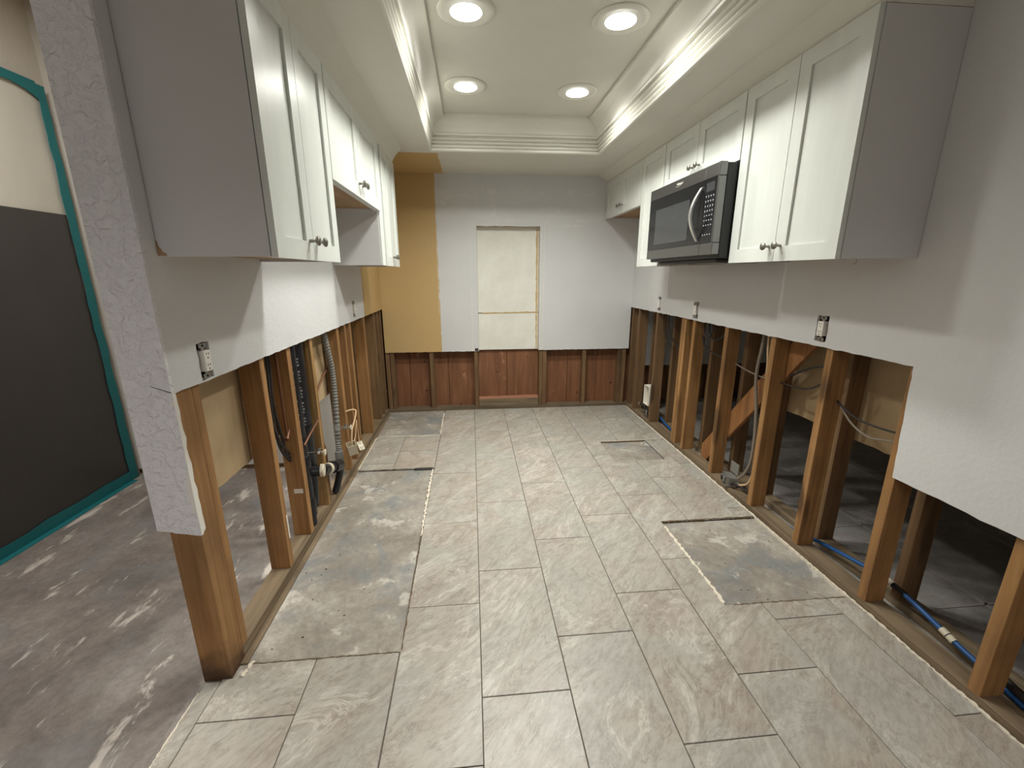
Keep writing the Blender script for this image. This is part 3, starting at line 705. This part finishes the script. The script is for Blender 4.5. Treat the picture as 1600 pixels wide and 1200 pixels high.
# ------------------------------------------------------------------ wall outlets
def outlet(sgn, y, z, label):
    wall = XL if sgn > 0 else XR; X = lambda a, b: (min(wall+sgn*a, wall+sgn*b), max(wall+sgn*a, wall+sgn*b))
    t = thing('outlet', label, 'outlet', (wall-sgn*.03, y, z-.055), 'uncovered outlets in the cut drywall')
    bx = MB()
    bx.box(*X(-.062, -.060), y-.029, y+.029, z-.055, z+.055)
    for yy in ((y-.030, y-.0285), (y+.0285, y+.030)): bx.box(*X(-.060, -.0135), *yy, z-.055, z+.055)
    for z2 in ((z-.0565, z-.055), (z+.055, z+.0565)): bx.box(*X(-.060, -.0135), y-.0285, y+.0285, *z2)
    bx.build('wall_box', M['dark'], t)
    st = MB().box(*X(-.004, -.002), y-.008, y+.008, z-.052, z+.052)
    for s_ in (-1, 1): st.box(*X(-.004, -.0018), y-.018, y+.018, z+s_*.050-.007, z+s_*.050+.007)
    st.build('mounting_strap', M['galv'], t)
    for s_ in (-1, 1): MB().lathe([(.0035, -.002), (.0035, .001), (.0005, .0015)], (wall+sgn*.0, y, z+s_*.050), (sgn, 0, 0), 10).build('screw', M['dark'], t)
    b_ = MB().box(*X(-.028, .010), y-.0165, y+.0165, z-.034, z+.034).build('receptacle', M['outlet'], t, bevel=.0015)
    sl = MB()
    for s_ in (-1, 1):
        cz = z+s_*.018
        for k in (-1, 1): sl.box(*X(.0098, .0105), y+k*.006-.0012, y+k*.006+.0012, cz+.001, cz+.009)
        sl.box(*X(.0098, .0105), y-.0025, y+.0025, cz-.010, cz-.005)
    stuff(sl.build('slots', M['dark'], b_))
outlet(1, *OUT_L[0], 'uncovered white outlet in the left wall, below the nearest cabinet')
outlet(1, *OUT_L[1], 'uncovered white outlet at the far end of the left wall by the tan paint')
outlet(-1, *OUT_R[0], 'uncovered white outlet in the right wall, largest and closest to the camera')
outlet(-1, *OUT_R[1], 'uncovered white outlet in the right wall, below the microwave')
outlet(-1, *OUT_R[2], 'uncovered white outlet in the right wall, nearest the back corner')

# ------------------------------------------------------------------ plumbing in the left wall
p = thing('drain_pipe', 'black plastic drain stack with printed lettering between studs of the left wall', 'pipe', (-.94, 2.30, ZS), 'black drain pipes in the left wall')
MB().tube([(-.925, 2.212, ZS), (-.925, 2.212, .2), (-.925, 2.212, 1.9)], .030, 16).build('pipe', M['abs'], p, smooth_=True)
MB().lathe([(.036, 0), (.036, .07), (.032, .075)], (-.925, 2.212, .38), (0, 0, 1), 16).build('coupling', M['abs'], p, smooth_=True)
MB().lathe([(.036, 0), (.036, .10), (.032, .105)], (-.925, 2.212, .10), (0, 0, 1), 16).build('coupling', M['abs'], p, smooth_=True)
def marks(x, y, z0, z1, n, r, par, sz=.006):
    mb = MB()
    for i in range(n):
        z = z0+(z1-z0)*i/n
        if i % 5 == 3: continue
        a0 = -math.pi/2+.55
        xx, yy = x+r*math.cos(a0), y+r*math.sin(a0); T = Matrix.Translation((xx, yy, z)) @ Matrix.Rotation(a0, 4, 'Z')
        h = sz*random.uniform(.7, 1.2)
        mb.box(-.0004, .0006, -h*.5, h*.5, 0, .0018, T); mb.box(-.0004, .0006, -h*.5, -h*.2, 0, .008, T)
        if i % 2: mb.box(-.0004, .0006, h*.15, h*.45, .001, .008, T)
        if i % 3: mb.box(-.0004, .0006, -h*.4, h*.4, .0055, .0075, T)
    stuff(mb.build('printed_characters', M['print'], par))
marks(-.925, 2.212, .50, 1.02, 14, .0303, p, .009)
p = thing('drain_pipe', 'second black plastic vent pipe with white lettering, right beside the pale rough stud', 'pipe', (-.945, 2.35, ZS), 'black drain pipes in the left wall')
MB().tube([(-.942, 2.325, .30), (-.942, 2.325, 1.9)], .042, 20).build('pipe', M['abs'], p, smooth_=True)
marks(-.942, 2.325, .60, .98, 22, .0423, p, .011)
MB().tube([(-.942, 2.325, .34), (-.942, 2.318, .27), (-.938, 2.285, .17), (-.93, 2.25, .13)], .040, 14, sub=4).build('elbow', M['abs'], p, smooth_=True)
# trap arm poking into the room
p = thing('trap_arm', 'thick black horizontal drain stub with pale cemented collar poking out between studs', 'pipe', (-.86, 2.38, .27), None)
MB().tube([(-.905, 2.255, .340), (-.872, 2.262, .338), (-.85, 2.27, .335)], .030, 18).build('stub', M['abs'], p, smooth_=True)
MB().lathe([(.036, 0), (.036, .016), (.032, .02)], (-.862, 2.268, .337), (1, 0.15, -.03), 18).build('collar', M['ivory'], p, smooth_=True)
MB().tube([(-.872, 2.32, .315), (-.866, 2.40, .285), (-.862, 2.47, .262), (-.858, 2.52, .245)], .029, 16, sub=3).tube([(-.862, 2.46, .264), (-.858, 2.53, .243), (-.858, 2.565, .232)], .036, 18).build('cross_arm', M['abs'], p, smooth_=True)
MB().tube([(-.868, 2.375, .294), (-.866, 2.40, .286)], .035, 16).build('collar', M['ivory'], p, smooth_=True)
MB().tube([(-.858, 2.545, .25), (-.865, 2.60, .20), (-.885, 2.58, .10), (-.900, 2.56, .045)], .022, 14, sub=4).build('tail_pipe', M['abs'], p, smooth_=True)
# corrugated grey conduit
path = smooth([Vector(q) for q in ((-.935, 2.72, 1.35), (-.935, 2.76, 1.10), (-.938, 2.81, .95), (-.94, 2.865, .80), (-.94, 2.875, .66), (-.94, 2.86, .50), (-.938, 2.835, .30), (-.936, 2.82, .20))], 22)
p = thing('flexible_conduit', 'grey corrugated flexible hose running down between studs of the left wall', 'conduit', (-.937, 2.8, 0))
MB().tube(path, lambda i: .0205 if i % 3 else .0165, 14).build('corrugated_hose', M['flex'], p)
MB().tube([(-.936, 2.815, .22), (-.935, 2.812, .09)], .027, 16).build('sleeve', M['pvcgrey'], p, smooth_=True)
MB().tube([(-.935, 2.812, .09), (-.932, 2.81, .04), (-.915, 2.80, .012)], .024, 16, sub=3).build('elbow', M['pvcgrey'], p, smooth_=True)
# cut copper stub through second stud
p = thing('copper_stub', 'short capped copper stub sticking out of a hole in the second open stud', 'pipe', (-.93, 2.09, .60))
MB().tube([(-.93, 2.112, .64), (-.922, 2.06, .615)], .008, 12).build('pipe', M['copper'], p, smooth_=True)
MB().lathe([(.0105, 0), (.0105, .012), (.004, .014)], (-.922, 2.06, .615), (.15, -1, -.45), 12).build('cap', M['copper'], p, smooth_=True)
# copper line crossing studs diagonally
tag(MB().tube([(-.89, 2.165, .53), (-.887, 2.23, .555), (-.884, 2.395, .60)], .006, 10).build('copper_pipe', M['copper']), 'bare copper water line slanting in front of the black pipes', 'pipe')
tag(MB().tube([(-.968, 2.47, .585), (-.972, 2.62, .67), (-.972, 2.80, .76), (-.968, 2.895, .80)], .006, 10, sub=2).build('copper_pipe', M['copper']), 'thin brown water line rising behind the corrugated hose', 'pipe')
tag(MB().tube([(-.915, 2.50, .40), (-.915, 2.52, .33), (-.925, 2.535, .18), (-.925, 2.535, .045)], .008, 10, sub=3).build('copper_pipe', M['copper']), 'short dark riser pipe rising from the sole plate beside the pale stud', 'pipe')
def valve(x, y, z, L, label, stem='chrome'):
    p = thing('shutoff_valve', label, 'valve', (x, y, z), 'chrome shutoff valves in the left wall')
    MB().tube([(x-.06, y-.0, z), (x, y, z)], .006, 10).build('supply_stub', M[stem], p, smooth_=True)
    MB().lathe([(.009, 0), (.011, .003), (.011, .014), (.008, .018), (.008, .026), (.010, .028), (.010, .034)], (x-.004, y, z), (1, 0, 0), 14).build('body', M['chrome'], p, smooth_=True)
    MB().lathe([(.006, .0), (.006, .014), (.012, .018), (.012, .024)], (x+.010, y, z), (0, .3, 1), 12).build('outlet_nut', M['chrome'], p, smooth_=True)
    hb = MB()
    for k in range(16): pass
    hb.lathe([(.004, .030), (.004, .038), (.017, .040), (.018, .045), (.004, .047)], (x, y, z), (1, 0, 0), 12)
    hb.build('handle', M['ivory'], p, smooth_=True)
valve(-.862, 2.245, .455, .05, 'chrome shutoff valve with pale round handle in front of the black drain pipes')
valve(-.876, 2.80, .395, .05, 'small chrome shutoff valve beside the corrugated hose')
# dangling outlet box with cable
p = thing('dangling_junction_box', 'beige plastic outlet box hanging on its cable at the left wall studs', 'junction box', (-.84, 2.83, .19))
T = Matrix.Translation((-.838, 2.795, .245)) @ Matrix.Rotation(math.radians(22), 4, 'X') @ Matrix.Rotation(math.radians(25), 4, 'Z')
bx = MB()
for q in ((-.030, -.027, -.026, .026, -.042, .042), (.027, .030, -.026, .026, -.042, .042), (-.0265, .0265, -.026, -.023, -.042, .042), (-.0265, .0265, .023, .026, -.042, .042), (-.0265, .0265, -.0225, .0225, -.042, -.039)):
    bx.box(*q, T)
bx.build('box', M['ivory'], p, bevel=.001)
T2 = Matrix.Translation((-.812, 2.905, .215)) @ Matrix.Rotation(math.radians(-35), 4, 'X') @ Matrix.Rotation(math.radians(-25), 4, 'Y') @ Matrix.Rotation(math.radians(-62), 4, 'Z')
rc = MB().box(-.008, .008, -.020, .020, -.034, .034, T2).build('receptacle', M['ivory'], p, bevel=.004, seg=3)
sl = MB()
for s_ in (-1, 1):
    for k in (-1, 1): sl.box(.0078, .0088, k*.008-.002, k*.008+.002, s_*.018-.002, s_*.018+.008, T2)
    sl.box(.0078, .0088, -.003, .003, s_*.018-.010, s_*.018-.005, T2)
    for k in (-1, 1): sl.box(-.0088, -.0078, k*.008-.002, k*.008+.002, s_*.018-.002, s_*.018+.008, T2)
stuff(sl.build('slots', M['dark'], rc))
MB().tube([(-.915, 2.905, .46), (-.87, 2.93, .475), (-.835, 2.95, .465), (-.832, 2.90, .42), (-.836, 2.83, .37), (-.838, 2.80, .30), (-.838, 2.795, .25)], .0055, 8, sub=5).build('cable', M['cable_tan'], p, smooth_=True)
MB().tube([(-.838, 2.80, .25), (-.83, 2.86, .30), (-.828, 2.90, .36), (-.83, 2.93, .40), (-.832, 2.945, .34), (-.828, 2.935, .27), (-.818, 2.91, .235)], .003, 7, sub=5).build('wire', M['cable_tan'], p, smooth_=True)
# black cables in first open bays
for i, (y, c, l) in enumerate(((2.02, 'cable_black', 'black cable hanging in the bay left of the second open stud'), (2.045, 'cable_black', 'dark cable hanging closest to the second open stud'), (1.985, 'cable_black', 'dark cable hanging just behind the first open stud'))):
    tag(MB().tube([(-.955, y, 1.6), (-.95, y+.005, 1.05), (-.952, y-.01, .8), (-.95+.01*i, y+.004, .60+.02*i), (-.945, 2.08, .50+.02*i), (-.945, 2.1125, .47+.02*i)], .0065, 8, sub=4).build('hanging_cable', M[c]), l, 'cable', 'cables inside the left wall')
tag(MB().tube([(-.93, 2.078, 1.5), (-.93, 2.078, .62)], .007, 10).build('copper_pipe', M['copper']), 'vertical copper pipe against the second open stud', 'pipe')

# ------------------------------------------------------------------ right wall services
def cable(path, r, mat, label, sub=5, grp='cables inside the right wall'):
    return tag(MB().tube(path, r, 8, sub=sub).build('cable', M[mat], smooth_=True), label, 'cable', grp)
cable([(1.72, 2.362, 1.5), (1.72, 2.365, 1.04), (1.712, 2.375, .80), (1.71, 2.33, .60), (1.712, 2.31, .43), (1.712, 2.31, .26), (1.705, 2.34, .16), (1.70, 2.385, .10)], .0095, 'cable_grey', 'thick grey cable dropping to the metal box in the right wall')
cable([(1.728, 2.34, 1.5), (1.728, 2.335, 1.04), (1.728, 2.31, .85), (1.725, 2.29, .6), (1.725, 2.29, .3), (1.715, 2.30, .12), (1.70, 2.37, .06)], .0065, 'cable_tan', 'thinner tan cable dropping beside the thick grey one')
cable([(1.72, 3.12, 1.25), (1.72, 3.09, 1.0), (1.72, 3.03, .92), (1.72, 3.00, .87), (1.72, 2.88, .84), (1.72, 2.70, .825), (1.72, 2.661, .822)], .006, 'cable_black', 'black cable curving down to the stud right of the looped wires')
cable([(1.73, 2.618, .815), (1.725, 2.5, .80), (1.725, 2.36, .79), (1.72, 2.216, .80)], .0045, 'cable_grey', 'thin cable strung across in front of the diagonal brace')
cable([(1.72, 2.174, .80), (1.72, 2.07, .80), (1.715, 1.98, .815), (1.715, 1.90, .86), (1.73, 1.833, .95)], .0045, 'cable_black', 'thin cable sagging right of the brace before the brown board')
cable([(1.75, 2.15, .84), (1.75, 2.05, .90), (1.75, 1.95, .94), (1.75, 1.84, .955)], .006, 'cable_black', 'upper dark cable arching right of the diagonal brace')
cable([(1.72, 1.792, .805), (1.715, 1.69, .765), (1.715, 1.58, .755), (1.72, 1.436, .765)], .0045, 'cable_black', 'upper dark cable between the last full-height studs by the near drywall')
cable([(1.73, 1.792, .80), (1.72, 1.70, .73), (1.715, 1.60, .70), (1.715, 1.52, .715), (1.72, 1.436, .73)], .0042, 'cable_grey', 'lower brown cable between the last full-height studs by the near drywall')
cable([(1.72, 3.62, 1.25), (1.72, 3.62, .97), (1.72, 3.55, .86), (1.72, 3.42, .80), (1.72, 3.30, .77)], .006, 'cable_black', 'thick black cable curving in the bay near the white box')
cable([(1.70, 3.68, 1.25), (1.70, 3.67, .95), (1.70, 3.60, .84), (1.70, 3.45, .77)], .004, 'cable_black', 'thin dark cable curving in the bay near the white box')
cable([(1.735, 3.0, 1.2), (1.735, 2.99, 1.0), (1.735, 2.94, .94), (1.735, 2.86, .94), (1.735, 2.78, 1.0), (1.735, 2.74, 1.2)], .006, 'cable_black', 'black cable loop just under the drywall below the microwave')
cable([(1.70, 3.02, 1.15), (1.70, 2.99, .98), (1.70, 2.93, .95), (1.70, 2.88, 1.0), (1.70, 2.86, 1.15)], .005, 'cable_black', 'small black cable loop left of the larger one')
# metal junction box on the sole plate
p = thing('metal_junction_box', 'grey metal device box lying on the right sole plate at the brace', 'junction box', (1.69, 2.45, PZR))
T = Matrix.Translation((1.685, 2.455, PZR+.036)) @ Matrix.Rotation(math.radians(-18), 4, 'Z') @ Matrix.Rotation(math.radians(4), 4, 'Y')
bx = MB()
for q in ((-.035, .035, -.05, .05, .030, .032), (-.035, .035, -.05, .05, -.032, -.030), (-.035, .035, -.05, -.048, -.0295, .0295), (-.035, .035, .048, .05, -.0295, .0295), (.033, .035, -.0475, .0475, -.0295, .0295)): bx.box(*q, T)
bx.build('box', M['galv'], p)
MB().box(-.040, -.012, -.016, .046, -.020, .018, T).build('receptacle', M['galv'], p, bevel=.003)
MB().lathe([(.016, 0), (.016, .006), (.010, .008)], T @ Vector((-.040, .018, 0)), T.to_3x3() @ Vector((-1, 0, 0)), 16).build('socket_face', M['dark'], p)
MB().lathe([(.010, 0), (.013, .004), (.013, .016), (.009, .020)], T @ Vector((0, -.05, 0)), T.to_3x3() @ Vector((0, -1, 0)), 14).build('clamp', M['dark_metal'], p)
MB().tube([T @ Vector((0, -.06, 0)), (1.70, 2.36, .055), (1.72, 2.30, .05), (1.735, 2.24, .06)], .007, 8, sub=4).build('cable', M['cable_black'], p)
tag(MB().box(1.716, 1.724, 2.42, 2.505, PZR+.0745, PZR+.15, None).build('cover_plate', M['galv'], bevel=.001), 'blank grey metal cover leaning behind the metal box', 'cover plate')
# white box between studs + tangled valve below
p = thing('supply_box', 'open white plastic outlet box on a stud in the far right wall', 'box', (1.68, 3.80, .16))
bx = MB(); x0_, x1_, y0_, y1_, z0_, z1_ = 1.640, 1.715, 3.742, 3.85, .17, .355
for q in ((x1_-.003, x1_, y0_, y1_, z0_, z1_), (x0_, x1_-.003, y0_, y0_+.003, z0_, z1_), (x0_, x1_-.003, y1_-.003, y1_, z0_, z1_), (x0_, x1_-.003, y0_+.003, y1_-.003, z0_, z0_+.003), (x0_, x1_-.003, y0_+.003, y1_-.003, z1_-.003, z1_)): bx.box(*q)
bx.build('box', M['whiteplastic'], p)
MB().lathe([(.008, 0), (.008, .02), (.004, .024)], (1.69, 3.79, z0_+.003), (0, 0, 1), 10).build('fitting', M['dark_metal'], p)
p = thing('valve_cluster', 'dark tangled metal valve below the white box at the right sole plate', 'valve', (1.675, 3.85, .06))
MB().tube([(1.67, 3.97, .12), (1.675, 3.90, .125), (1.68, 3.83, .10), (1.68, 3.78, .07)], .011, 10, sub=3).build('pipe', M['dark_metal'], p, smooth_=True)
MB().tube([(1.68, 3.87, .165), (1.68, 3.86, .10), (1.68, 3.85, PZR)], .012, 10).build('riser', M['cable_black'], p, smooth_=True)
MB().lathe([(.004, 0), (.018, .004), (.018, .010), (.004, .014)], (1.655, 3.97, .125), (-1, .3, .2), 10).build('handle', M['galv'], p, smooth_=True)
MB().tube([(1.66, 3.80, .11), (1.655, 3.79, .075), (1.665, 3.80, .045)], .009, 8).build('pipe', M['galv'], p, smooth_=True)
# blue water line along the gap between the plates
p = thing('blue_water_line', 'blue plastic water line lying beyond the right sole plate, threaded past the studs', 'pipe', (1.77, 2.5, .03))
MB().tube([(1.775, 3.80, .07), (1.775, 3.62, .03), (1.775, 3.48, .012), (1.775, 3.40, .004), (1.755, 3.2, .000), (1.754, 2.2, .0), (1.756, 1.95, .006), (1.772, 1.80, .036), (1.772, 1.60, .075), (1.772, 1.44, .10), (1.772, 1.30, .085), (1.772, 1.166, .058), (1.772, 1.05, .038), (1.772, .8, .0), (1.772, .5, 0)], .0095, 12, sub=6).build('tube', M['pex'], p, smooth_=True)
MB().tube([(1.772, 1.445, .101), (1.772, 1.40, .098)], .0135, 12).build('clamp', M['ivory'], p)
MB().tube([(1.772, 1.398, .098), (1.772, 1.345, .093)], .012, 12).build('sleeve', M['abs'], p)
for y0, y1, z0, z1 in ((1.195, 1.172, .066, .060), (1.168, 1.147, .059, .053)): MB().tube([(1.772, y0, z0), (1.772, y1, z1)], .0135, 14).build('fitting', M['ivory'], p, smooth_=True)
tag(MB().tube([(1.79, 1.02, .05), (1.765, .95, .055), (1.765, .86, .05), (1.78, .70, .04), (1.78, .4, .04)], .014, 10, sub=4).build('hose', M['cable_black']), 'thick black hose behind the nearest right stud', 'hose')
